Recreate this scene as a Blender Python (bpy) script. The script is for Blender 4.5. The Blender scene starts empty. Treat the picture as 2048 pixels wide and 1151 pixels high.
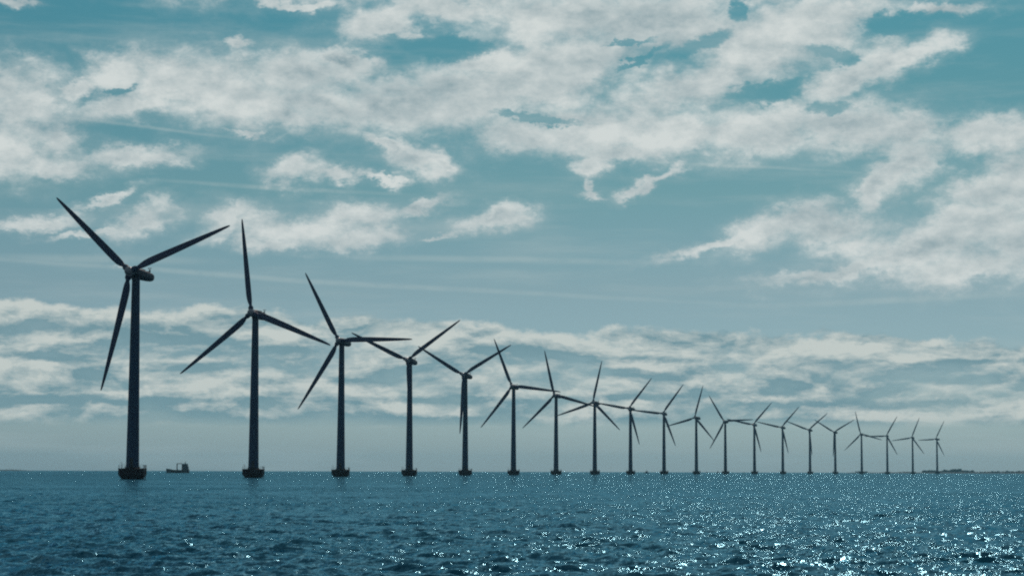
import bpy, bmesh, math, random
import numpy as np
from mathutils import Vector, Matrix, Euler
R = math.radians
random.seed(7); rng = np.random.default_rng(7)
scene = bpy.context.scene
C = scene.collection

# ------------------------------------------------------------------ camera
F_PX, PITCH, ROLL, CAM_H = 4200.0, R(4.983), R(0.152), 2.74
cam = bpy.data.cameras.new('camera')
cam.sensor_width = 36.0
cam.lens = F_PX / 2048 * 36.0
cam.clip_start, cam.clip_end = 0.5, 60000
camo = bpy.data.objects.new('camera', cam); C.objects.link(camo)
camo.matrix_world = Matrix.Translation((0, 0, CAM_H)) @ Matrix.Rotation(R(90) + PITCH, 4, 'X') @ Matrix.Rotation(ROLL, 4, 'Z')
scene.camera = camo

def direction(px, py):
    """world direction seen at a point of the 2048 wide photograph"""
    return (camo.matrix_world.to_3x3() @ Vector((px - 1024, 575.5 - py, -F_PX))).normalized()
def azel(px, py):
    d = direction(px, py)
    return math.atan2(d.x, d.y), math.asin(d.z)
def on_sea(px, Y):
    d = direction(px, 938)
    return d.x / d.y * Y, Y

# ------------------------------------------------------------------ light and exposure
SUN_EL, SUN_AZ = 43.0, 10.5           # azimuth measured from +Y (view axis) towards +X
sun = bpy.data.lights.new('sun', 'SUN')
sun.energy = 3.0; sun.angle = R(0.5); sun.color = (1.0, 0.82, 0.72)
suno = bpy.data.objects.new('sun', sun); C.objects.link(suno)
to_sun = Vector((math.sin(R(SUN_AZ)) * math.cos(R(SUN_EL)), math.cos(R(SUN_AZ)) * math.cos(R(SUN_EL)), math.sin(R(SUN_EL))))
suno.rotation_euler = to_sun.to_track_quat('Z', 'Y').to_euler()
scene.view_settings.view_transform = 'Standard'
scene.view_settings.look = 'None'
scene.view_settings.exposure = -1.0
scene.view_settings.gamma = 1.0
scene.view_settings.use_curve_mapping = False
cy = scene.cycles
cy.use_denoising = False
cy.max_bounces = 4; cy.diffuse_bounces = 2; cy.glossy_bounces = 2; cy.transmission_bounces = 2
cy.volume_bounces = 0
cy.sample_clamp_indirect = 1.5
cy.caustics_reflective = False; cy.caustics_refractive = False
cy.sample_clamp_direct = 36.0
cy.use_adaptive_sampling = False
cy.pixel_filter_type = 'BLACKMAN_HARRIS'
cy.filter_width = 2.1

# ------------------------------------------------------------------ node helper
class NT:
    def __init__(s, tree): s.t = tree; s.n = tree.nodes; s.l = tree.links
    def put(s, sock, v):
        if v is None: return
        if isinstance(v, bpy.types.NodeSocket): s.l.new(v, sock)
        else: sock.default_value = v
    def node(s, kind, ins=(), out=0, **props):
        n = s.n.new(kind)
        for k, v in props.items(): setattr(n, k, v)
        items = ins.items() if isinstance(ins, dict) else enumerate(ins)
        for k, v in items: s.put(n.inputs[k], v)
        return n.outputs[out] if out is not None else n
    def m(s, op, a, b=None, c=None, clamp=False):
        return s.node('ShaderNodeMath', (a, b, c), operation=op, use_clamp=clamp)
    def vm(s, op, a, b=None, out=0):
        n = s.node('ShaderNodeVectorMath', (a, b), None, operation=op); return n.outputs[out]
    def vscale(s, a, k):
        n = s.node('ShaderNodeVectorMath', (a,), None, operation='SCALE'); s.put(n.inputs['Scale'], k); return n.outputs[0]
    def noise(s, vec, scale, detail=6, rough=0.55, lac=2.0, dist=0.0, out=0):
        return s.node('ShaderNodeTexNoise', {'Vector': vec, 'Scale': scale, 'Detail': detail, 'Roughness': rough, 'Lacunarity': lac, 'Distortion': dist}, out)
    def step(s, x, a, b, lo=0.0, hi=1.0):
        return s.node('ShaderNodeMapRange', {'Value': x, 'From Min': a, 'From Max': b, 'To Min': lo, 'To Max': hi}, interpolation_type='SMOOTHSTEP')
    def lin(s, x, a, b, lo=0.0, hi=1.0):
        return s.node('ShaderNodeMapRange', {'Value': x, 'From Min': a, 'From Max': b, 'To Min': lo, 'To Max': hi})
    def mix(s, f, a, b, blend='MIX'):
        n = s.n.new('ShaderNodeMix'); n.data_type = 'RGBA'; n.blend_type = blend; n.clamp_factor = True
        s.put(n.inputs[0], f); s.put(n.inputs[6], a); s.put(n.inputs[7], b)
        return n.outputs[2]
    def ramp(s, f, stops):
        n = s.n.new('ShaderNodeValToRGB'); s.put(n.inputs[0], f); e = n.color_ramp.elements
        while len(e) < len(stops): e.new(0.5)
        for k, (p, c) in enumerate(stops): e[k].position = p; e[k].color = (*c, 1)
        return n.outputs[0]
    def xyz(s, x, y, z): return s.node('ShaderNodeCombineXYZ', (x, y, z))

# ------------------------------------------------------------------ world: Nishita sky with a procedural cloud deck
world = bpy.data.worlds.new('World'); scene.world = world; world.use_nodes = True
w = NT(world.node_tree); w.n.clear()
STR = 0.06
sky = w.n.new('ShaderNodeTexSky'); sky.sky_type = 'NISHITA'; sky.sun_disc = False
sky.sun_elevation = R(SUN_EL); sky.sun_rotation = R(SUN_AZ)
sky.air_density = 1.0; sky.dust_density = 0.6; sky.ozone_density = 1.5; sky.altitude = 0
geo = w.node('ShaderNodeTexCoord', (), None)
d = w.vm('NORMALIZE', geo.outputs['Generated'])
sx = w.node('ShaderNodeSeparateXYZ', (d,), None)
X, Y, Z = sx.outputs
az = w.m('ARCTAN2', X, Y)
el = w.m('ARCSINE', Z)
# all cloud work is done in units of one photograph pixel of arc (1/4200 rad)
uv = w.xyz(w.m('MULTIPLY', az, F_PX), w.m('MULTIPLY', el, F_PX), 0.0)
# seamless 3-D coordinates for the noises, flattened towards the horizon
d3 = w.vm('MULTIPLY', d, (1.0, 1.0, 1.75))
warp_a = w.noise(d3, 9.0, 3, 0.5, out=1)
warp_b = w.noise(d3, 38.0, 5, 0.68, out=1)
wv = w.vm('ADD', w.vm('MULTIPLY', w.vm('SUBTRACT', warp_a, (.5, .5, .5)), (120, 70, 0)),
          w.vm('MULTIPLY', w.vm('SUBTRACT', warp_b, (.5, .5, .5)), (150, 95, 0)))
uvw = w.vm('ADD', uv, wv)
PUFFS = [ # cx, cy, rx, ry, tilt (degrees, right end up) in photograph pixels
 (30,235,105,85,0),(20,300,125,55,-5),(100,335,95,22,-2),(-10,185,70,55,0),(255,325,110,20,5),(110,290,50,40,0),
 (245,150,80,50,15),(340,170,140,58,0),(270,222,105,28,14),(460,185,160,72,-8),(600,150,120,45,-5),(640,215,180,55,-10),
 (800,220,180,52,-8),(840,322,85,28,-14),(770,290,60,18,-30),(950,200,170,58,5),(1085,165,130,60,10),(990,128,80,26,12),(150,190,60,18,20),
 (560,240,90,35,-10),(690,130,60,22,-10),
 (1045,275,120,38,10),(1200,250,170,52,0),(1350,262,190,45,0),(1500,265,210,48,-3),(1700,255,185,55,-3),(1830,258,70,50,0),(1255,298,75,20,0),(1205,322,35,22,0),
 (770,38,110,36,14),(900,15,190,34,0),(1100,35,200,62,0),(1300,58,170,60,0),(1160,130,135,50,0),(820,72,42,12,-8),
 (1500,95,120,80,0),(1400,172,180,55,10),(1610,58,120,62,0),(1660,20,160,40,0),(1720,150,115,30,18),(1780,105,70,35,10),(1850,95,60,26,20),(1880,20,70,14,0),(1560,235,80,40,20),
 (1960,272,110,38,5),(2050,275,90,42,0),(1810,335,95,45,28),(1745,375,60,28,45),(2000,380,120,38,10),(2060,350,80,50,0),(1960,440,160,45,15),
 (1850,490,200,36,12),(1680,540,150,16,8),(1960,525,140,36,5),(1560,455,105,32,20),(1440,492,100,13,16),(1660,447,100,32,5),(1710,480,80,28,0),(2060,480,120,70,0),
 (590,338,55,28,15),(660,348,70,16,0),(745,352,42,9,-4),(885,337,38,13,-10),(1315,365,52,13,30),(1205,382,38,9,-10),(1190,362,12,16,0),
 (475,440,75,24,22),(600,450,130,34,-5),(700,430,70,26,0),(720,475,110,20,6),(560,478,80,18,0),(835,408,62,13,12),(1000,441,80,20,6),(880,466,36,6,10),
 (280,450,66,28,20),(205,405,75,11,16),(50,455,90,16,8),(165,475,80,9,8),(580,4,110,9,0),(10,0,50,9,0),(235,540,10,2,0),
 (460,90,28,14,10),(470,262,40,7,0),(1000,-40,900,50,0),
]
HOLES = [(1390,92,78,18,18),(1530,190,80,17,8),(1672,105,52,20,-8),(1800,48,75,18,0),(1478,12,24,24,0),(1095,236,110,8,-2),(1660,215,40,14,0),
 (232,190,30,9,20),(880,95,120,20,-8),(1240,92,60,6,10),(1270,125,50,7,30)]
def field(specs, vec):
    acc = None
    for cx, cy_, rx, ry, tl in specs:
        a, e = azel(cx, cy_)
        if acc is not None:      # a thread through the chain keeps the shader's stack small
            nd = w.node('ShaderNodeVectorMath', (acc, (1e-7, 1e-7, 0), vec), None, operation='MULTIPLY_ADD'); vin = nd.outputs[0]
        else: vin = vec
        mp = w.node('ShaderNodeMapping', {'Vector': vin, 'Location': (a*F_PX, e*F_PX, 0), 'Rotation': (0, 0, R(tl)), 'Scale': (rx, ry, 1)}, vector_type='TEXTURE')
        ln = w.vm('LENGTH', mp, out=1)
        acc = ln if acc is None else w.m('SMOOTH_MIN', acc, ln, 0.22)
    return acc
m_in = field(PUFFS, uvw)
h_in = field(HOLES, uvw)
fbm = w.noise(d3, 16.0, 7, 0.62, lac=2.1)
fbm_up = w.noise(w.vm('ADD', d3, (-0.003, 0, 0.011)), 16.0, 7, 0.62, lac=2.1)
fine = w.noise(w.vm('ADD', d3, w.vscale(w.vm('SUBTRACT', warp_b, (.5, .5, .5)), 0.02)), 62.0, 5, 0.64)
# outside the frame the same broken deck goes on
big = w.noise(d3, 2.6, 4, 0.5)
out_len = w.lin(big, 0.40, 0.60, 1.6, 0.45)
in_u = w.m('MULTIPLY', w.step(w.m('ABSOLUTE', az), R(16.0), R(19.0), 1, 0), w.step(el, R(14.0), R(16.5), 1, 0))
in_u = w.m('MULTIPLY', in_u, w.step(Y, 0.0, 0.1))
out_len = w.m('ADD', out_len, w.m('MULTIPLY', in_u, 4.0))
cover = w.m('SUBTRACT', 1.0, w.m('MINIMUM', m_in, out_len))
hole = w.step(h_in, 0.5, 1.3, 0.75, 0.0)
cover = w.m('SUBTRACT', cover, w.m('MULTIPLY', hole, in_u))
dens = w.m('ADD', cover, w.m('MULTIPLY', w.m('SUBTRACT', fbm, 0.5), 1.7))
dens = w.m('ADD', dens, w.m('MULTIPLY', w.m('SUBTRACT', fine, 0.5), 1.25))
alpha = w.step(dens, -0.36, 0.66)
alpha = w.m('ADD', w.m('MULTIPLY', alpha, 0.76), w.m('MULTIPLY', w.step(dens, -1.0, 0.35), 0.21))
# light and shade within the cloud: the sun stands above and behind
relief = w.m('ADD', w.m('MULTIPLY', w.m('SUBTRACT', fbm, fbm_up), 7.0), w.m('MULTIPLY', w.m('SUBTRACT', fine, 0.5), 0.65))
thick = w.step(dens, 0.25, 1.35)
shade_n = w.noise(d3, 11.0, 6, 0.5)
shade = w.m('MULTIPLY', w.m('MULTIPLY', thick, w.step(shade_n, 0.42, 0.70)), 0.80)
lit = w.m('ADD', w.m('SUBTRACT', 0.74, shade), w.m('MULTIPLY', relief, 0.42), clamp=True)
def pre(c, k=1.0): return tuple(v * k / (STR * 0.5) for v in c) + (1,)   # a colour as exposed in the photograph -> sky radiance
cloud_col = w.mix(lit, pre((0.25, 0.355, 0.39)), pre((0.655, 0.70, 0.685)))
# clear sky, teal film response by elevation
tint = w.ramp(w.lin(el, 0.0, R(26)), [(0.0, (.425,.67,1.1)), (0.06, (.465,.695,.98)), (0.19, (.465,.635,.72)), (0.29, (.375,.635,.625)), (0.40, (.285,.635,.60)), (0.51, (.22,.65,.62)), (1.0, (.22,.60,.66))])
clear = w.mix(1.0, sky.outputs[0], tint, 'MULTIPLY')
clear = w.vscale(clear, 2.0)
# thin veils of cirrus
dv = w.node('ShaderNodeMapping', {'Vector': d, 'Rotation': (0, R(5), 0), 'Scale': (1.0, 1.0, 9.0)})
veil = w.noise(dv, 7.0, 8, 0.6)
veil_a = w.m('MULTIPLY', w.step(veil, 0.46, 0.74), 0.30)
base = w.mix(veil_a, clear, pre((0.45, 0.53, 0.53)))
# low bank of layered cloud above the horizon
dl = w.vm('ADD', w.vm('MULTIPLY', d, (1.0, 1.0, 3.1)), w.vscale(w.vm('SUBTRACT', warp_b, (.5, .5, .5)), 0.016))
bank_n = w.noise(dl, 17.0, 6, 0.60, dist=0.2)
bank_u = w.noise(w.vm('ADD', dl, (-0.002, 0, 0.013)), 17.0, 6, 0.60, dist=0.2)
top_wave = w.noise(w.xyz(az, 0, 0), 9.0, 3, 0.6)
puff_n = w.noise(w.vm('MULTIPLY', d, (1.0, 1.0, 1.6)), 42.0, 5, 0.60)
puff_c = w.m('SUBTRACT', puff_n, 0.5)
top_el = w.m('ADD', w.lin(az, -0.25, 0.25, R(4.62), R(3.45)), w.m('MULTIPLY', w.m('SUBTRACT', top_wave, 0.5), R(1.0)))
top_el = w.m('ADD', top_el, w.m('MULTIPLY', puff_c, R(1.3)))
below = w.m('SUBTRACT', top_el, el)
in_bank = w.m('MULTIPLY', w.step(below, R(-0.03), R(0.20)), w.step(el, R(1.12), R(1.5)))
rim = w.step(below, R(0.15), R(1.0), 0.14, 0.0)
bank_v = w.m('ADD', w.m('ADD', bank_n, rim), w.m('MULTIPLY', puff_c, .30))
bank_a = w.m('MULTIPLY', in_bank, w.step(bank_v, 0.30, 0.56, 0.40, 0.96))
BASES = [(110,658,130,15,-2),(330,676,120,9,-3),(60,712,110,9,0),(185,742,60,14,0),(420,735,110,9,0),(560,700,70,8,0),(640,762,180,10,0),(250,800,220,9,0),(780,842,520,9,0),(1500,846,420,7,0),
 (1000,700,90,7,0),(1130,712,110,7,0),(1310,718,150,6,0),(1200,640,60,6,0),(1555,778,75,14,4),(1690,770,22,13,0),(1765,778,60,12,0),(1240,795,160,9,0),(1700,808,330,9,0),(900,800,200,8,0),(1950,760,120,8,0),(1900,722,140,6,0)]
dk = field(BASES, w.vm('ADD', uv, w.vm('MULTIPLY', w.vm('SUBTRACT', warp_b, (.5, .5, .5)), (110, 34, 0))))
dark = w.m('MULTIPLY', w.m('MULTIPLY', w.step(dk, 0.35, 1.5, 0.55, 0.0), in_u), 1.0)
bank_l = w.m('ADD', 0.46, w.m('ADD', w.m('MULTIPLY', w.m('SUBTRACT', bank_n, bank_u), 6.0), w.m('MULTIPLY', puff_c, 0.8)))
bank_l = w.m('SUBTRACT', w.m('ADD', bank_l, w.m('MULTIPLY', rim, 2.0)), dark, clamp=True)
bank_c = w.mix(bank_l, pre((0.17, 0.30, 0.345)), pre((0.57, 0.62, 0.59)))
base = w.mix(bank_a, base, bank_c)
STREAKS = [(560,558,760,5,-3.0),(560,376,230,4,-2),(1500,334,200,3,-4),(300,258,180,3,-5),(1000,520,300,6,-1),(1750,600,260,6,2),(200,520,200,8,0)]
sk = field(STREAKS, w.vm('ADD', uv, w.vm('MULTIPLY', w.vm('SUBTRACT', warp_a, (.5, .5, .5)), (60, 14, 0))))
base = w.mix(w.m('MULTIPLY', w.m('MULTIPLY', w.step(sk, 0.2, 1.7, 0.26, 0.0), in_u), w.step(fine, 0.3, 0.6, 0.4, 1.0)), base, pre((0.48, 0.56, 0.55)))
final = w.mix(alpha, base, cloud_col)
# below the horizon the world is plain sea-reflected sky (hidden by the sea)
bg = w.node('ShaderNodeBackground', {'Color': final, 'Strength': STR})
wo = w.n.new('ShaderNodeOutputWorld'); w.l.new(bg, wo.inputs[0])
world.cycles.sampling_method = 'MANUAL'; world.cycles.sample_map_resolution = 512

# ------------------------------------------------------------------ materials
def material(name): 
    m = bpy.data.materials.new(name); m.use_nodes = True
    t = NT(m.node_tree); return m, t, m.node_tree.nodes['Principled BSDF']
def painted(name, col, rough=0.45, var=0.25, scale=0.6, streak=True):
    m, t, b = material(name)
    tc = t.node('ShaderNodeTexCoord', (), None).outputs['Object']
    n = t.noise(tc, scale, 6, 0.6)
    s = t.noise(t.vm('MULTIPLY', tc, (1.6, 1.6, 0.06 if streak else 1.6)), 1.4, 5, 0.6)
    k = t.m('MULTIPLY', t.lin(n, 0.3, 0.7, 1 - var, 1 + var), t.lin(s, 0.3, 0.7, 1 - var * .8, 1 + var * .8))
    t.put(b.inputs['Base Color'], t.vscale((*col,), k))
    t.put(b.inputs['Roughness'], t.lin(n, 0.3, 0.7, rough - .08, rough + .1))
    b.inputs['Specular IOR Level'].default_value = 0.22
    bp = t.node('ShaderNodeBump', {'Height': n, 'Strength': 0.15, 'Distance': 0.02}, 0)
    t.put(b.inputs['Normal'], bp)
    return m
M_tower = painted('tower_backlit_shade', (0.004, 0.022, 0.058), 0.6)  # backlit shade put into the base colour; real towers are light grey
M_blade = painted('blade_backlit_shade', (0.003, 0.012, 0.045), 0.55, streak=False)  # near-black navy carries the against-the-light shade of pale blades
M_nac = painted('nacelle_backlit_shade', (0.004, 0.010, 0.026), 0.5, streak=False)  # silhouette darkness painted into the nacelle colour, as on the tower
M_hub = painted('hub_shell', (0.12, 0.14, 0.17), 0.30, streak=False)
M_conc = painted('concrete_backlit_shade', (0.008, 0.008, 0.014), 0.8, 0.5, 1.1)  # dark from backlit shade painted into the concrete colour, not from wetness
M_steel = painted('railing_steel', (0.08, 0.09, 0.10), 0.5)
M_dark = painted('dark_door', (0.012, 0.014, 0.018), 0.5)
M_hull = painted('hull_backlit_shade', (0.008, 0.011, 0.020), 0.6, streak=False)  # boats' backlit darkness built into the hull colour
M_cabin = painted('cabin_backlit_shade', (0.018, 0.030, 0.045), 0.6, streak=False)  # cabin colour holds the same painted-in silhouette shade
M_glass, _t, _b = material('window_glass'); _b.inputs['Base Color'].default_value = (.02, .03, .035, 1); _b.inputs['Roughness'].default_value = .08
M_land = painted('shore_ground', (0.018, 0.030, 0.030), 0.9, 0.4, 0.01, False)
M_wood = painted('foliage', (0.012, 0.026, 0.024), 0.9, 0.5, 0.05, False)

# ------------------------------------------------------------------ object helpers
def link(name, me, mat=None, parent=None, mw=None, smooth=True):
    if mat and not me.materials: me.materials.append(mat)
    o = bpy.data.objects.new(name, me); C.objects.link(o)
    if parent: o.parent = parent
    if mw is not None: o.matrix_local = mw
    return o
def mesh(name, bm, smooth=True, sharp=35):
    me = bpy.data.meshes.new(name); bmesh.ops.recalc_face_normals(bm, faces=bm.faces)
    for f in bm.faces: f.smooth = smooth
    if smooth:
        for e in bm.edges:
            if len(e.link_faces) == 2 and e.calc_face_angle(0) > R(sharp): e.smooth = False
    bm.to_mesh(me); bm.free(); return me
def lathe(bm, prof, seg=40, mat=Matrix()):
    rings = []
    for r, z in prof:
        rings.append([bm.verts.new(mat @ Vector((r*math.cos(2*math.pi*k/seg), r*math.sin(2*math.pi*k/seg), z))) for k in range(seg)] if r > 1e-4 else [bm.verts.new(mat @ Vector((0, 0, z)))])
    for a, b in zip(rings, rings[1:]):
        for k in range(seg):
            q = [a[k % len(a)], a[(k+1) % len(a)], b[(k+1) % len(b)], b[k % len(b)]]
            u = []
            for v in q:
                if v not in u: u.append(v)
            if len(u) > 2: bm.faces.new(u)
def box(bm, c, s, mat=Matrix()):
    g = bmesh.ops.create_cube(bm, size=1.0)
    for v in g['verts']: v.co = mat @ Vector((c[0]+v.co.x*s[0], c[1]+v.co.y*s[1], c[2]+v.co.z*s[2]))
def tube(bm, a, b, r, seg=6):
    a, b = Vector(a), Vector(b); q = (b - a).to_track_quat('Z', 'Y').to_matrix().to_4x4()
    lathe(bm, [(0, 0), (r, 0), (r, (b-a).length), (0, (b-a).length)], seg, Matrix.Translation(a) @ q)
def empty(name, loc, label, cat, group=None, rz=0):
    o = bpy.data.objects.new(name, None); C.objects.link(o); o.location = loc; o.rotation_euler = (0, 0, rz)
    o.empty_display_size = 1; o['label'] = label; o['category'] = cat
    if group: o['group'] = group
    return o

# ------------------------------------------------------------------ sea: one polar sheet with real waves, finest in the view
def build_sea():
    az_d = np.arange(-R(17.5), R(17.5), 0.00115)
    az_c = np.concatenate([np.linspace(R(17.5), R(180), 60)[:-1], np.linspace(-R(180), -R(17.5), 60)[:-1]])
    A = np.concatenate([az_d, az_c]); 
    r = [0.6]
    while r[-1] < 14000:
        q = r[-1]
        r.append(q + (0.35 + 0.02*q if q < 45 else max(0.0030*q, 0.16) if q < 900 else 0.006*q if q < 3000 else 0.05*q))
    r = np.array(r); dr = np.gradient(r)
    RR, AA = np.meshgrid(r, A, indexing='ij'); DR = np.repeat(dr[:, None], len(A), 1)
    x, y = RR*np.sin(AA), RR*np.cos(AA); z = np.zeros_like(x); ox = np.zeros_like(x); oy = np.zeros_like(x)
    wind = R(72)       # heading of the waves, from +X
    g = 9.81
    for i in range(84):
        lam = 13.0 * (0.42/13.0) ** (i/83.0) * rng.uniform(0.93, 1.07)
        th = wind + rng.normal(0, 0.62 if lam < 3 else 0.42)
        k = 2*math.pi/lam
        peak = 3.7
        s = math.exp(-0.9*(lam/peak)**2) * (lam/peak)**0.85      # relative amplitude
        a = 0.040*s if lam > 1.2 else 0.040*s
        px = rng.uniform(0, 2*math.pi)
        fade = np.clip((lam/DR - 1.6)/1.6, 0, 1)
        ph = k*(x*math.cos(th) + y*math.sin(th)) + px
        sn, cs = np.sin(ph), np.cos(ph)
        # groups: amplitude wanders slowly over the water
        env = 0.75 + 0.5*np.sin(x*k*0.13*math.sin(th+1) + y*k*0.11*math.cos(th-0.7) + px*3)
        a = a*fade*env
        z += a*cs; ox -= 0.8*a*sn*math.cos(th); oy -= 0.8*a*sn*math.sin(th)
    x += ox; y += oy
    nr, na = x.shape
    co = np.stack([x, y, z], -1).reshape(-1, 3)
    idx = np.arange(nr*na).reshape(nr, na)
    a = idx[:-1, :]; b = idx[1:, :]
    quads = np.stack([a, np.roll(a, -1, 1), np.roll(b, -1, 1), b], -1).reshape(-1, 4)
    me = bpy.data.meshes.new('sea')
    me.vertices.add(len(co)); me.vertices.foreach_set('co', co.ravel().astype(np.float32))
    me.loops.add(quads.size); me.loops.foreach_set('vertex_index', quads.ravel().astype(np.int32))
    me.polygons.add(len(quads)); me.polygons.foreach_set('loop_start', (np.arange(len(quads))*4).astype(np.int32))
    me.polygons.foreach_set('use_smooth', np.ones(len(quads), bool))
    me.update(calc_edges=True)
    m, t, bsdf = material('sea_water')
    P = t.node('ShaderNodeNewGeometry', (), None).outputs['Position']
    gust = t.noise(t.vm('MULTIPLY', P, (0.010, 0.022, 0.0)), 1.0, 5, 0.6)
    patch = t.noise(t.vm('MULTIPLY', P, (0.12, 0.035, 0.0)), 1.0, 4, 0.65)
    group = t.noise(t.vm('MULTIPLY', P, (0.75, 0.11, 0.0)), 1.0, 3, 0.7)
    calm = t.m('MULTIPLY', t.lin(gust, .34, .66, .60, 1.40), t.m('MULTIPLY', t.lin(patch, .32, .68, .60, 1.40), t.lin(group, .30, .70, .5, 1.5)))
    far = t.lin(t.vm('LENGTH', P, out=1), 120, 1100, 0.0, 1.0)      # takes over where the sheet is too coarse to carry the short waves
    N = t.node('ShaderNodeNewGeometry', (), None).outputs['Normal']
    def slope(vec, scale, detail, rough, k):
        c = t.noise(vec, scale, detail, rough, out=1)
        return t.vscale(t.vm('MULTIPLY', t.vm('SUBTRACT', c, (.5, .5, .5)), (0.72, 1, 0)), k)
    swell = slope(t.vm('MULTIPLY', P, (0.8, 1.0, 0)), 0.45, 2, 0.5, t.m('ADD', 0.35, t.m('MULTIPLY', far, 1.25)))
    chop = slope(t.vm('MULTIPLY', P, (0.85, 1.0, 0)), 3.0, 2, 0.6, t.m('ADD', 1.55, t.m('MULTIPLY', far, 1.15)))
    ripple = slope(t.vm('MULTIPLY', P, (0.9, 1.0, 0)), 13.0, 2, 0.6, 1.15)
    n2 = t.vm('NORMALIZE', t.vm('ADD', N, swell))
    n3 = t.vm('NORMALIZE', t.vm('ADD', N, t.vscale(t.vm('ADD', t.vm('ADD', swell, chop), ripple), calm)))
    col = t.mix(t.step(gust, 0.35, 0.68), (0.001, 0.030, 0.058, 1), (0.002, 0.042, 0.070, 1))
    t.put(bsdf.inputs['Base Color'], col)
    dif = t.node('ShaderNodeBsdfDiffuse', {'Color': col, 'Normal': n2})
    glo = t.node('ShaderNodeBsdfAnisotropic', {'Color': (0.30, 0.65, 0.82, 1), 'Roughness': 0.09, 'Normal': n3})
    fr = t.node('ShaderNodeFresnel', {'IOR': 1.333, 'Normal': n3})
    fr = t.m('MULTIPLY', fr, 1.0)      # rough water never mirrors fully at grazing angles
    mx = t.node('ShaderNodeMixShader', (fr, dif, glo))
    t.l.new(mx, t.n['Material Output'].inputs['Surface'])
    me.materials.append(m)
    o = bpy.data.objects.new('sea', me); C.objects.link(o); o['kind'] = 'structure'
    return o
build_sea()

# ------------------------------------------------------------------ wind turbines
HUB_H, OVER, TILT, BLADE = 64.0, 3.6, R(5), 38.0
def foundation_mesh():
    bm = bmesh.new()
    lathe(bm, [(0, -1.6), (3.0, -1.6), (3.05, -.4), (3.45, .25), (4.15, 1.1), (4.3, 1.35), (4.3, 2.95), (4.42, 3.0), (4.42, 3.3), (4.3, 3.36), (2.3, 3.42), (2.3, 3.75), (2.1, 3.8), (0, 3.8)], 48)
    for k in range(16):                      # cast ribs round the drum
        a = 2*math.pi*k/16
        box(bm, (4.33, 0, 2.15), (0.10, 0.22, 1.5), Matrix.Rotation(a, 4, 'Z'))
    return mesh('foundation', bm)
def railing_mesh():
    bm = bmesh.new(); n = 22; rr = 4.3
    P = [Vector((rr*math.cos(2*math.pi*k/n), rr*math.sin(2*math.pi*k/n), 3.32)) for k in range(n)]
    for k in range(n):
        tube(bm, P[k], P[k] + Vector((0, 0, 1.12)), 0.026)
        for h in (0.55, 1.1): tube(bm, P[k] + Vector((0, 0, h)), P[(k+1) % n] + Vector((0, 0, h)), 0.018)
    return mesh('railing', bm)
def ladder_mesh():
    bm = bmesh.new()
    for s in (-.38, .38):
        tube(bm, (4.75, s, -1.2), (4.75, s, 4.3), .11, 8); tube(bm, (4.75, s, 4.3), (4.2, s, 4.3), .06)
        tube(bm, (4.75, s, 1.6), (4.2, s, 1.6), .06)
    for k in range(16): tube(bm, (4.75, -.38, -1 + k*.33), (4.75, .38, -1 + k*.33), .03)
    return mesh('boat_ladder', bm)
def davit_mesh():
    bm = bmesh.new()
    tube(bm, (0, 0, 3.3), (0, 0, 5.0), .06); tube(bm, (0, 0, 5.0), (-.5, .2, 5.25), .07); tube(bm, (-.5, .2, 5.25), (-1.1, .4, 5.1), .05)
    return mesh('davit', bm)
def tower_mesh():
    bm = bmesh.new(); z0, z1 = 3.8, 62.3; prof = []
    def rad(z): return 2.02 + (1.24 - 2.02)*((z - z0)/(z1 - z0))**0.92
    prof += [(0, z0 - .02), (2.2, z0 - .02), (2.2, z0 + .14), (rad(z0), z0 + .16)]
    for zz in (22.5, 42.5):
        prof += [(rad(zz - .12), zz - .12), (rad(zz) + .045, zz - .1), (rad(zz) + .045, zz + .1), (rad(zz + .12), zz + .12)]
    prof += [(rad(z1 - .3), z1 - .3), (1.36, z1 - .28), (1.36, z1), (0, z1)]
    lathe(bm, prof, 48); return mesh('tower', bm)
def door_mesh():
    bm = bmesh.new(); box(bm, (0, -2.03, 5.35), (.95, .16, 2.2)); box(bm, (.3, -2.13, 5.3), (.06, .05, .2))
    bmesh.ops.bevel(bm, geom=bm.edges[:12], offset=.05, segments=2)
    box(bm, (0, -2.4, 4.05), (1.5, .8, .08)); 
    for k in range(2): box(bm, (0, -2.9 - .25*k, 3.9 - .2*k), (1.2, .25, .06))
    return mesh('door', bm)
# nacelle in rotor axis frame: origin at the tower axis at hub height, +Y runs backwards
def nacelle_mesh():
    bm = bmesh.new(); secs = [(-2.6, .95, 0), (-2.3, 1.25, 0), (-1.4, 1.55, 0), (0, 1.72, 0), (3, 1.66, .0), (6, 1.5, .02), (8.0, 1.32, .06), (8.8, 1.08, .1), (9.15, .72, .12), (9.25, .3, .12)]
    rings = []
    for y, r, dz in secs:
        ring = []
        for k in range(28):
            a = 2*math.pi*k/28; c, s = math.cos(a), math.sin(a); p = 2.6
            f = (abs(c)**p + abs(s)**p)**(-1/p)
            ring.append(bm.verts.new((r*f*c*.96, y, dz + r*f*s)))
        rings.append(ring)
    for a, b in zip(rings, rings[1:]):
        for k in range(28): bm.faces.new([a[k], a[(k+1) % 28], b[(k+1) % 28], b[k]])
    bm.faces.new(rings[0]); bm.faces.new(rings[-1][::-1])
    box(bm, (0, 3.2, 1.72), (1.3, 2.0, .16)); box(bm, (0, 6.0, 1.52), (.9, 1.0, .14))
    lathe(bm, [(0, -1.9), (1.34, -1.9), (1.34, -1.35), (1.5, -1.0), (0, -1.0)], 32)
    return mesh('nacelle', bm, sharp=50)
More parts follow.
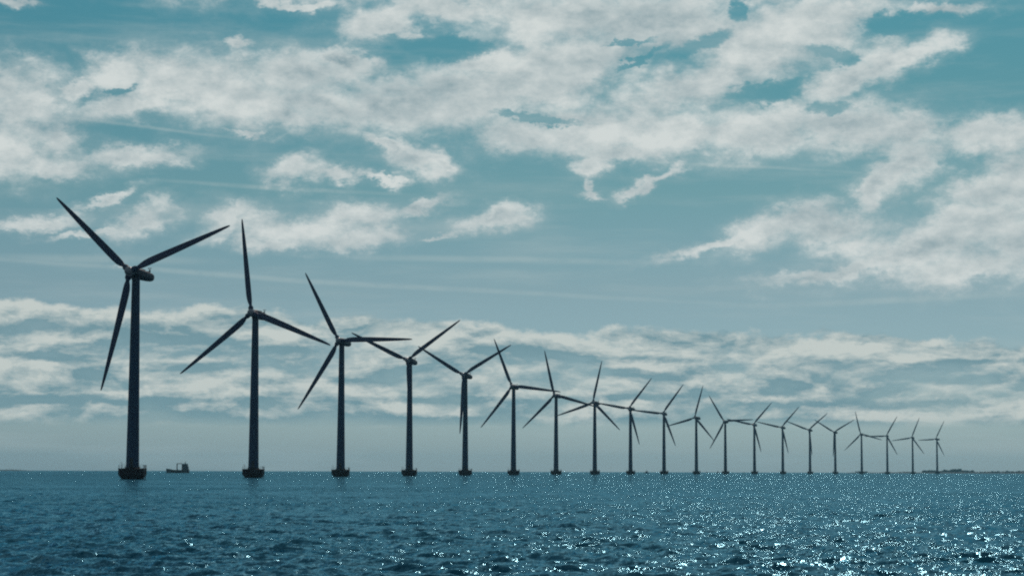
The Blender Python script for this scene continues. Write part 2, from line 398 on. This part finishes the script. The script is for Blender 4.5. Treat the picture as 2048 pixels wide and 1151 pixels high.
def vane_mesh():
    bm = bmesh.new()
    tube(bm, (0, 7.4, 1.3), (0, 7.4, 3.2), .07); tube(bm, (-.5, 7.4, 2.7), (.5, 7.4, 2.7), .05)
    for s in (-.5, .5): tube(bm, (s, 7.4, 2.7), (s, 7.4, 3.05), .12)
    box(bm, (0, 7.55, 1.95), (.08, .75, 1.0)); lathe(bm, [(0, 1.45), (.22, 1.45), (.22, 1.8), (.1, 1.9), (0, 1.9)], 12, Matrix.Translation((0, 6.7, 0)))
    return mesh('wind_vane', bm)
def hub_mesh():          # origin at rotor centre, -Y upwind
    bm = bmesh.new(); T = Matrix.Rotation(R(90), 4, 'X')     # lathe z -> -Y
    lathe(bm, [(0, -1.05), (1.25, -1.05), (1.42, -.8), (1.5, -.1), (1.42, .55), (1.2, 1.1), (.85, 1.6), (.45, 1.95), (0, 2.05)], 36, T)
    for k in range(3):
        lathe(bm, [(0, .6), (.98, .6), (.98, 1.55), (.9, 1.6), (0, 1.6)], 28, Matrix.Rotation(R(120*k), 4, 'Y'))
    return mesh('hub', bm)
def blade_mesh():        # span +Z from rotor centre, leading edge +X, upwind -Y
    bm = bmesh.new(); N = 28; secs = []
    st = [(1.45,1.0,1.0,0,13),(2.2,1.0,1.0,0,13),(3.0,1.2,.95,.08,13),(4.2,1.95,.80,.3,12),(5.6,2.4,.62,.5,10),(7.5,2.55,.52,.6,8),(11,2.5,.42,.58,6),(15,2.35,.34,.52,4.2),
          (20,2.1,.26,.44,2.6),(25,1.8,.20,.34,1.4),(30,1.45,.145,.24,.6),(34,1.08,.10,.16,.2),(36.6,.76,.065,.1,0),(37.7,.44,.035,.03,0),(38.0,.12,.01,-.04,0)]
    rings = []
    for z, ch, th, off, tw in st:
        ring = []; full = ch*1.0; t = R(tw)
        circ = max(0.0, 1 - (z - 2.2)/4.4) if z > 2.2 else 1.0
        for k in range(N):
            a = 2*math.pi*k/N; c, s = math.cos(a), math.sin(a)
            x = c*.5; thick = s*.5*(1 if circ >= 1 else (circ + (1 - circ)*(0.35 + 0.65*(0.5 + x))**1.0))
            px = x*full*(1.0) - off*0.62; py = thick*th
            if circ >= 1: px, py = c*ch*1.0, s*th
            X_, Y_ = px*math.cos(t) + py*math.sin(t), -px*math.sin(t) + py*math.cos(t)
            bend = -0.9*(z/38)**2.2
            ring.append(bm.verts.new((X_, Y_ + bend, z)))
        rings.append(ring)
    for a, b in zip(rings, rings[1:]):
        for k in range(N): bm.faces.new([a[k], a[(k+1) % N], b[(k+1) % N], b[k]])
    bm.faces.new(rings[0]); bm.faces.new(rings[-1][::-1])
    return mesh('blade', bm, sharp=60)

TURB = [ # x, y, yaw, phase of the first blade, label
(-117.5,653.4,23.5,70.5,'nearest, tallest and leftmost turbine, one blade hanging down beside its tower'),
(-100.9,824.0,20.5,111.1,'second turbine from the left, right of the work boat, one blade almost straight up'),
(-81.0,998.9,19.4,90.4,'third turbine from the left, one blade pointing level to the right'),
(-57.0,1174.4,19.5,54.9,'fourth turbine from the left, two blades raised in a V, third hidden against its tower'),
(-29.8,1353.5,22.8,60.5,'fifth turbine from the left, wide V of blades and a third hanging beside its tower'),
(1.4,1531.0,19.5,97.1,'sixth turbine from the left, right blade sloping slightly down towards the next hub'),
(36.1,1708.6,24.0,105.1,'seventh turbine from the left, right blade reaching the hub of the eighth'),
(74.5,1885.7,28.6,11.8,'eighth turbine from the left, one blade up, left blade drooping over the seventh tower'),
(116.3,2059.6,29.2,39.5,'ninth turbine from the left, with a tiny boat just right of its base'),
(161.6,2232.9,22.3,36.3,'tenth turbine from the left, the next one right of the tiny dark boat'),
(211.0,2405.1,34.0,15.0,'eleventh turbine from the left, one blade up, another crossing a blade of the twelfth'),
(261.6,2577.2,26.0,87.5,'twelfth turbine from the left, one blade raised leftwards, one level to the right'),
(316.9,2748.4,26.7,41.5,'thirteenth turbine from the left, left blade overlapping the level blade of the twelfth'),
(375.7,2918.2,30.2,42.3,'fourteenth turbine from the left, seventh from the right end, upper blade leaning right'),
(437.1,3085.5,30.4,50.3,'sixth turbine from the right end, lower blade hanging close to its tower'),
(499.5,3250.9,30.9,60.5,'fifth turbine from the right end, two blades in a V and none seen below'),
(567.4,3413.8,27.6,105.3,'fourth turbine from the right end, one blade up, where the low shore begins'),
(637.8,3576.3,24.7,29.0,'third turbine from the right end, upper blade leaning right above the low shore'),
(711.9,3738.6,29.6,21.4,'second turbine from the right end, level left blade reaching the tower before it'),
(787.9,3900.8,44.0,27.2,'farthest and smallest turbine, at the right end of the row by the wooded shore'),
]
me = dict(foundation=foundation_mesh(), railing=railing_mesh(), ladder=ladder_mesh(), davit=davit_mesh(), tower=tower_mesh(), door=door_mesh(),
          nacelle=nacelle_mesh(), vane=vane_mesh(), hub=hub_mesh(), blade=blade_mesh())
def axis_frame(yaw):
    nn = Vector((-math.sin(yaw)*math.cos(TILT), -math.cos(yaw)*math.cos(TILT), math.sin(TILT)))
    r = Vector((math.cos(yaw), -math.sin(yaw), 0)); u = nn.cross(r)
    m = Matrix((r, -nn, u)).transposed().to_4x4()
    return m, nn
def build_turbine():
    t = empty('wind_turbine', (0, 0, 0), '', 'wind turbine', 'row of wind turbines standing in the sea')
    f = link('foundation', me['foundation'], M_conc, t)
    link('railing', me['railing'], M_steel, f); link('boat_ladder', me['ladder'], M_steel, f)
    link('davit', me['davit'], M_steel, f, Matrix.Translation((-3.7, -.6, 0)))
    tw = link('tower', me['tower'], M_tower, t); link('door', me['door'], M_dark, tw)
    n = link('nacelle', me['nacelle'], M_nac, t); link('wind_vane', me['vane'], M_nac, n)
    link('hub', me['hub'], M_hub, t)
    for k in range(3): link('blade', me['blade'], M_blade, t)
    return t
def copy_tree(o, parent=None):
    c = o.copy(); C.objects.link(c); c.parent = parent
    for ch in o.children: copy_tree(ch, c)
    return c
def pose(t, x, y, yaw, ph, label):
    t.location = (x, y, 0); t['label'] = label
    m, nn = axis_frame(R(yaw)); b = 0
    for ch in t.children:
        kind = ch.name.split('.')[0]
        if kind == 'nacelle': ch.matrix_local = Matrix.Translation((0, 0, HUB_H)) @ m
        elif kind == 'hub': ch.matrix_local = Matrix.Translation(Vector((0, 0, HUB_H)) + OVER*nn) @ m @ Matrix.Rotation(R(ph), 4, 'Y')
        elif kind == 'blade':
            ch.matrix_local = Matrix.Translation(Vector((0, 0, HUB_H)) + OVER*nn) @ m @ Matrix.Rotation(R(ph + 120*b), 4, 'Y'); b += 1
        elif kind == 'foundation': ch.rotation_euler = (0, 0, R(-28))
turb0 = build_turbine()
turbs = [turb0] + [copy_tree(turb0) for _ in TURB[1:]]
for t, spec in zip(turbs, TURB): pose(t, *spec)

# ------------------------------------------------------------------ work boat between the first two turbines
def hull_mesh(L, B, H, bow_rise=1.0, draft=.8, n=18):
    bm = bmesh.new(); rings = []
    for i in range(n + 1):
        s = i/n; x = -L/2 + L*s                       # bow at -X
        bw = B/2*min(1, (s/.22)**.6 if s > 0 else 0.02)*(1 - .12*max(0, (s - .8)/.2))
        bw = max(bw, .06); top = H + bow_rise*max(0, 1 - s/.30)**.7
        lead = -.35*(1 - s)*0
        rings.append([bm.verts.new(p) for p in ((x + (.9 if s < .02 else 0), -bw*.25, -draft), (x + .3*(s < .02), -bw*.85, 0), (x, -bw, top), (x, -bw + min(.2, bw*.5), top), (x, -bw + min(.2, bw*.5), top - .5),
                       (x, bw - min(.2, bw*.5), top - .5), (x, bw - min(.2, bw*.5), top), (x, bw, top), (x + .3*(s < .02), bw*.85, 0), (x + (.9 if s < .02 else 0), bw*.25, -draft))])
    for a, b in zip(rings, rings[1:]):
        for k in range(10): bm.faces.new([a[k], a[(k+1) % 10], b[(k+1) % 10], b[k]])
    bm.faces.new(rings[0]); bm.faces.new(rings[-1][::-1])
    return mesh('hull', bm, sharp=30)
def put(name, mat, parent, fn, **k):
    bm = bmesh.new(); fn(bm); return link(name, mesh(name, bm, **k), mat, parent)
bx_, by_ = on_sea(355.5, 2350)
wb = empty('work_boat', (bx_, by_, 0), 'low dark work boat with wheelhouse and open deck frame, between the two nearest turbines', 'boat', rz=R(6))
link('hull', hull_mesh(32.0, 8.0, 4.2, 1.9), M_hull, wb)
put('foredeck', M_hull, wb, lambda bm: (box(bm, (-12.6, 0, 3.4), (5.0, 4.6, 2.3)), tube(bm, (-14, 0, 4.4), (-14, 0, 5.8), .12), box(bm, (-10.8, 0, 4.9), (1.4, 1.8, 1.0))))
def gantry(bm):
    for s in (-2.6, 2.6):
        tube(bm, (-1.0, s, 2.7), (-1.0, s, 13.0), .55, 8); tube(bm, (-1.0, s, 12.9), (5.7, s, 12.9), .45, 8)
        tube(bm, (-1.0, s, 6.0), (.9, s, 2.8), .2)
    tube(bm, (-1.0, -2.6, 13.0), (-1.0, 2.6, 13.0), .4, 8); tube(bm, (-1.0, -2.6, 9.0), (-1.0, 2.6, 9.0), .25, 8); tube(bm, (3.2, -2.6, 12.9), (3.2, 2.6, 12.9), .25, 8)
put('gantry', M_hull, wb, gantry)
def house(bm):
    vs = [bm.verts.new(p) for s in (-3.2, 3.2) for p in ((5.6, s, 2.7), (15.4, s, 2.7), (13.6, s, 12.4), (5.6, s, 12.4))]
    for q in ((0, 1, 2, 3), (7, 6, 5, 4), (0, 4, 5, 1), (1, 5, 6, 2), (2, 6, 7, 3), (3, 7, 4, 0)): bm.faces.new([vs[i] for i in q])
    box(bm, (9.7, 0, 12.55), (8.6, 7.0, .35)); box(bm, (10.2, 0, 9.0), (9.9, 6.9, .25)); box(bm, (10.5, 0, 5.9), (10.4, 6.9, .25))
wh = put('wheelhouse', M_cabin, wb, house, smooth=False)
for s in (-1, 1):
    for (x, z) in ((8.6, 10.7), (10.5, 10.7), (12.3, 10.7), (8.8, 7.5), (11.0, 7.5), (13.0, 7.5)):
        put('window', M_glass, wh, lambda bm: box(bm, (x, s*3.215, z), (1.2, .06, 1.1)))
def mast(bm):
    tube(bm, (10.8, 0, 12.5), (10.8, 0, 16.6), .22, 8); tube(bm, (10.8, -1.4, 14.6), (10.8, 1.4, 14.6), .12); box(bm, (10.2, 0, 13.7), (1.9, 1.5, 1.3)); tube(bm, (7.8, 1.5, 12.5), (7.8, 1.5, 14.2), .1)
put('mast', M_hull, wb, mast)
put('exhaust', M_hull, wb, lambda bm: (tube(bm, (14.6, -1.6, 2.7), (14.6, -1.6, 8.4), .45, 10), box(bm, (14.8, 0, 3.6), (1.4, 5.5, 2.0))))

wb.scale = (0.80, 0.80, 0.80)
# small boats on the horizon
def small_boat(px, Y, L, hgt, label, rz, sail=False):
    x, y = on_sea(px, Y)
    b = empty('motor_boat' if not sail else 'fishing_boat', (x, y, 0), label, 'boat', rz=rz)
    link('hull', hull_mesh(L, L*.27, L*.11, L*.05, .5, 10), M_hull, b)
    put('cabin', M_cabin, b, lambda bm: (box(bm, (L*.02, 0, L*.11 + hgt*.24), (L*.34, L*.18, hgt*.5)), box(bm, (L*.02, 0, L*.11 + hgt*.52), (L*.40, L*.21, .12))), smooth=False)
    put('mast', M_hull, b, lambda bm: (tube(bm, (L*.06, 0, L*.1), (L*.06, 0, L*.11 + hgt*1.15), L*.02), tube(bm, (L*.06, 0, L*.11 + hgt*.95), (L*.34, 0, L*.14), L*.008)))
small_boat(1293, 3800, 10.5, 5.0, 'tiny dark boat on the horizon between the ninth and tenth turbines', R(5))
small_boat(1435.5, 4000, 6.8, 5.6, 'tiny dark boat with a mast, on the horizon just left of the twelfth turbine base', R(-20), True)
small_boat(1413.5, 5400, 7.5, 3.6, 'faint tiny boat on the horizon midway between the eleventh and twelfth turbines', R(10))
small_boat(1488, 5600, 6.5, 3.4, 'faint tiny boat on the horizon between the twelfth and thirteenth turbines', R(170))
small_boat(873, 5000, 5.0, 3.2, 'faint tiny boat on the horizon left of the fifth turbine tower', R(15))

# ------------------------------------------------------------------ low shore at the right, faint spit at the left
def strip(name, px0, px1, Y, hfun, depth, mat, n=160):
    bm = bmesh.new(); rows = []
    for i in range(n + 1):
        px = px0 + (px1 - px0)*i/n; e = min(1, i/6, (n - i)/6)
        x, y = on_sea(px, Y); h = hfun(px)*e
        k = depth*(0.3 + .7*e); y += 60*math.sin(px*.02) + 25*math.sin(px*.11)
        rows.append([bm.verts.new(p) for p in ((x, y - k*.5, -1.0), (x, y - k*.38, h*.35), (x, y - k*.2, h*.8), (x, y, h), (x, y + k*.3, h*.6), (x, y + k*.5, -1.0))])
    for a, b in zip(rows, rows[1:]):
        for k in range(5): bm.faces.new([a[k], b[k], b[k+1], a[k+1]])
    o = link(name, mesh(name, bm), mat); o['kind'] = 'structure'; return o
SH = 6800
strip('shore', 1688, 2330, SH, lambda p: 2.6 + 1.0*math.sin(p*.05) + .8*math.sin(p*.21 + 1) + (1.2 if p > 1840 else 0), 420, M_land)
strip('spit', -160, 62, 7600, lambda p: 3.6 + 1.1*math.sin(p*.09), 300, M_land, 60)
def tree_mass():
    bm = bmesh.new(); r_ = random.Random(3)
    def clump(px, h, wd, Y):
        x, y = on_sea(px, Y)
        for k in range(12):
            a = r_.uniform(0, 6.28); q = r_.uniform(0, .5)*wd; z = h*r_.uniform(.45, .92); s = h*r_.uniform(.22, .36)
            g = bmesh.ops.create_icosphere(bm, subdivisions=1, radius=1)
            m = Matrix.Translation((x + q*math.cos(a), y + q*math.sin(a), z)) @ Euler((r_.random()*6, r_.random()*6, r_.random()*6)).to_matrix().to_4x4()
            for v in g['verts']: v.co = m @ Vector((v.co.x*s*r_.uniform(.8, 1.3), v.co.y*s*r_.uniform(.8, 1.3), v.co.z*s*r_.uniform(.75, 1.2)))
        tube(bm, (x, y, 1), (x, y, h*.6), h*.05)
    for (a, b, h0, h1, st) in ((1846, 1872, 7.5, 9.5, 3.2), (1873, 1884, 6, 8, 3), (1886, 1897, 8, 11, 3), (1901, 1921, 9, 12.5, 2.6), (1922, 1946, 7, 9.5, 3.2), (1948, 1985, 4, 7, 4), (1985, 2200, 5, 8.5, 3.6), (1712, 1735, 4, 6.5, 3.5), (1808, 1820, 3.5, 5, 4)):
        p = a
        while p < b:
            clump(p, r_.uniform(h0, h1), 7, SH + r_.uniform(-60, 40) + 60*math.sin(p*.02)); p += st*r_.uniform(.6, 1.1)
    o = link('wood', mesh('wood', bm, smooth=False), M_wood); o['kind'] = 'stuff'; o['label'] = 'dark line of trees along the far low shore'; o['category'] = 'trees'
tree_mass()

# ------------------------------------------------------------------ haze over the strait
hm = bpy.data.materials.new('haze_air'); hm.use_nodes = True; hn = NT(hm.node_tree); hn.n.clear()
pv = hn.n.new('ShaderNodeVolumePrincipled'); pv.inputs['Color'].default_value = (0.32, 0.74, 0.95, 1); pv.inputs['Density'].default_value = 4e-5; pv.inputs['Anisotropy'].default_value = 0.3
ho = hn.n.new('ShaderNodeOutputMaterial'); hn.l.new(pv.outputs[0], ho.inputs['Volume'])
bm = bmesh.new(); box(bm, (0, 0, 54), (28600, 28600, 112)); hz = link('haze', mesh('haze', bm, smooth=False), hm); hz['kind'] = 'stuff'
hz['label'] = 'thin pale sea haze over the strait'; hz['category'] = 'haze'
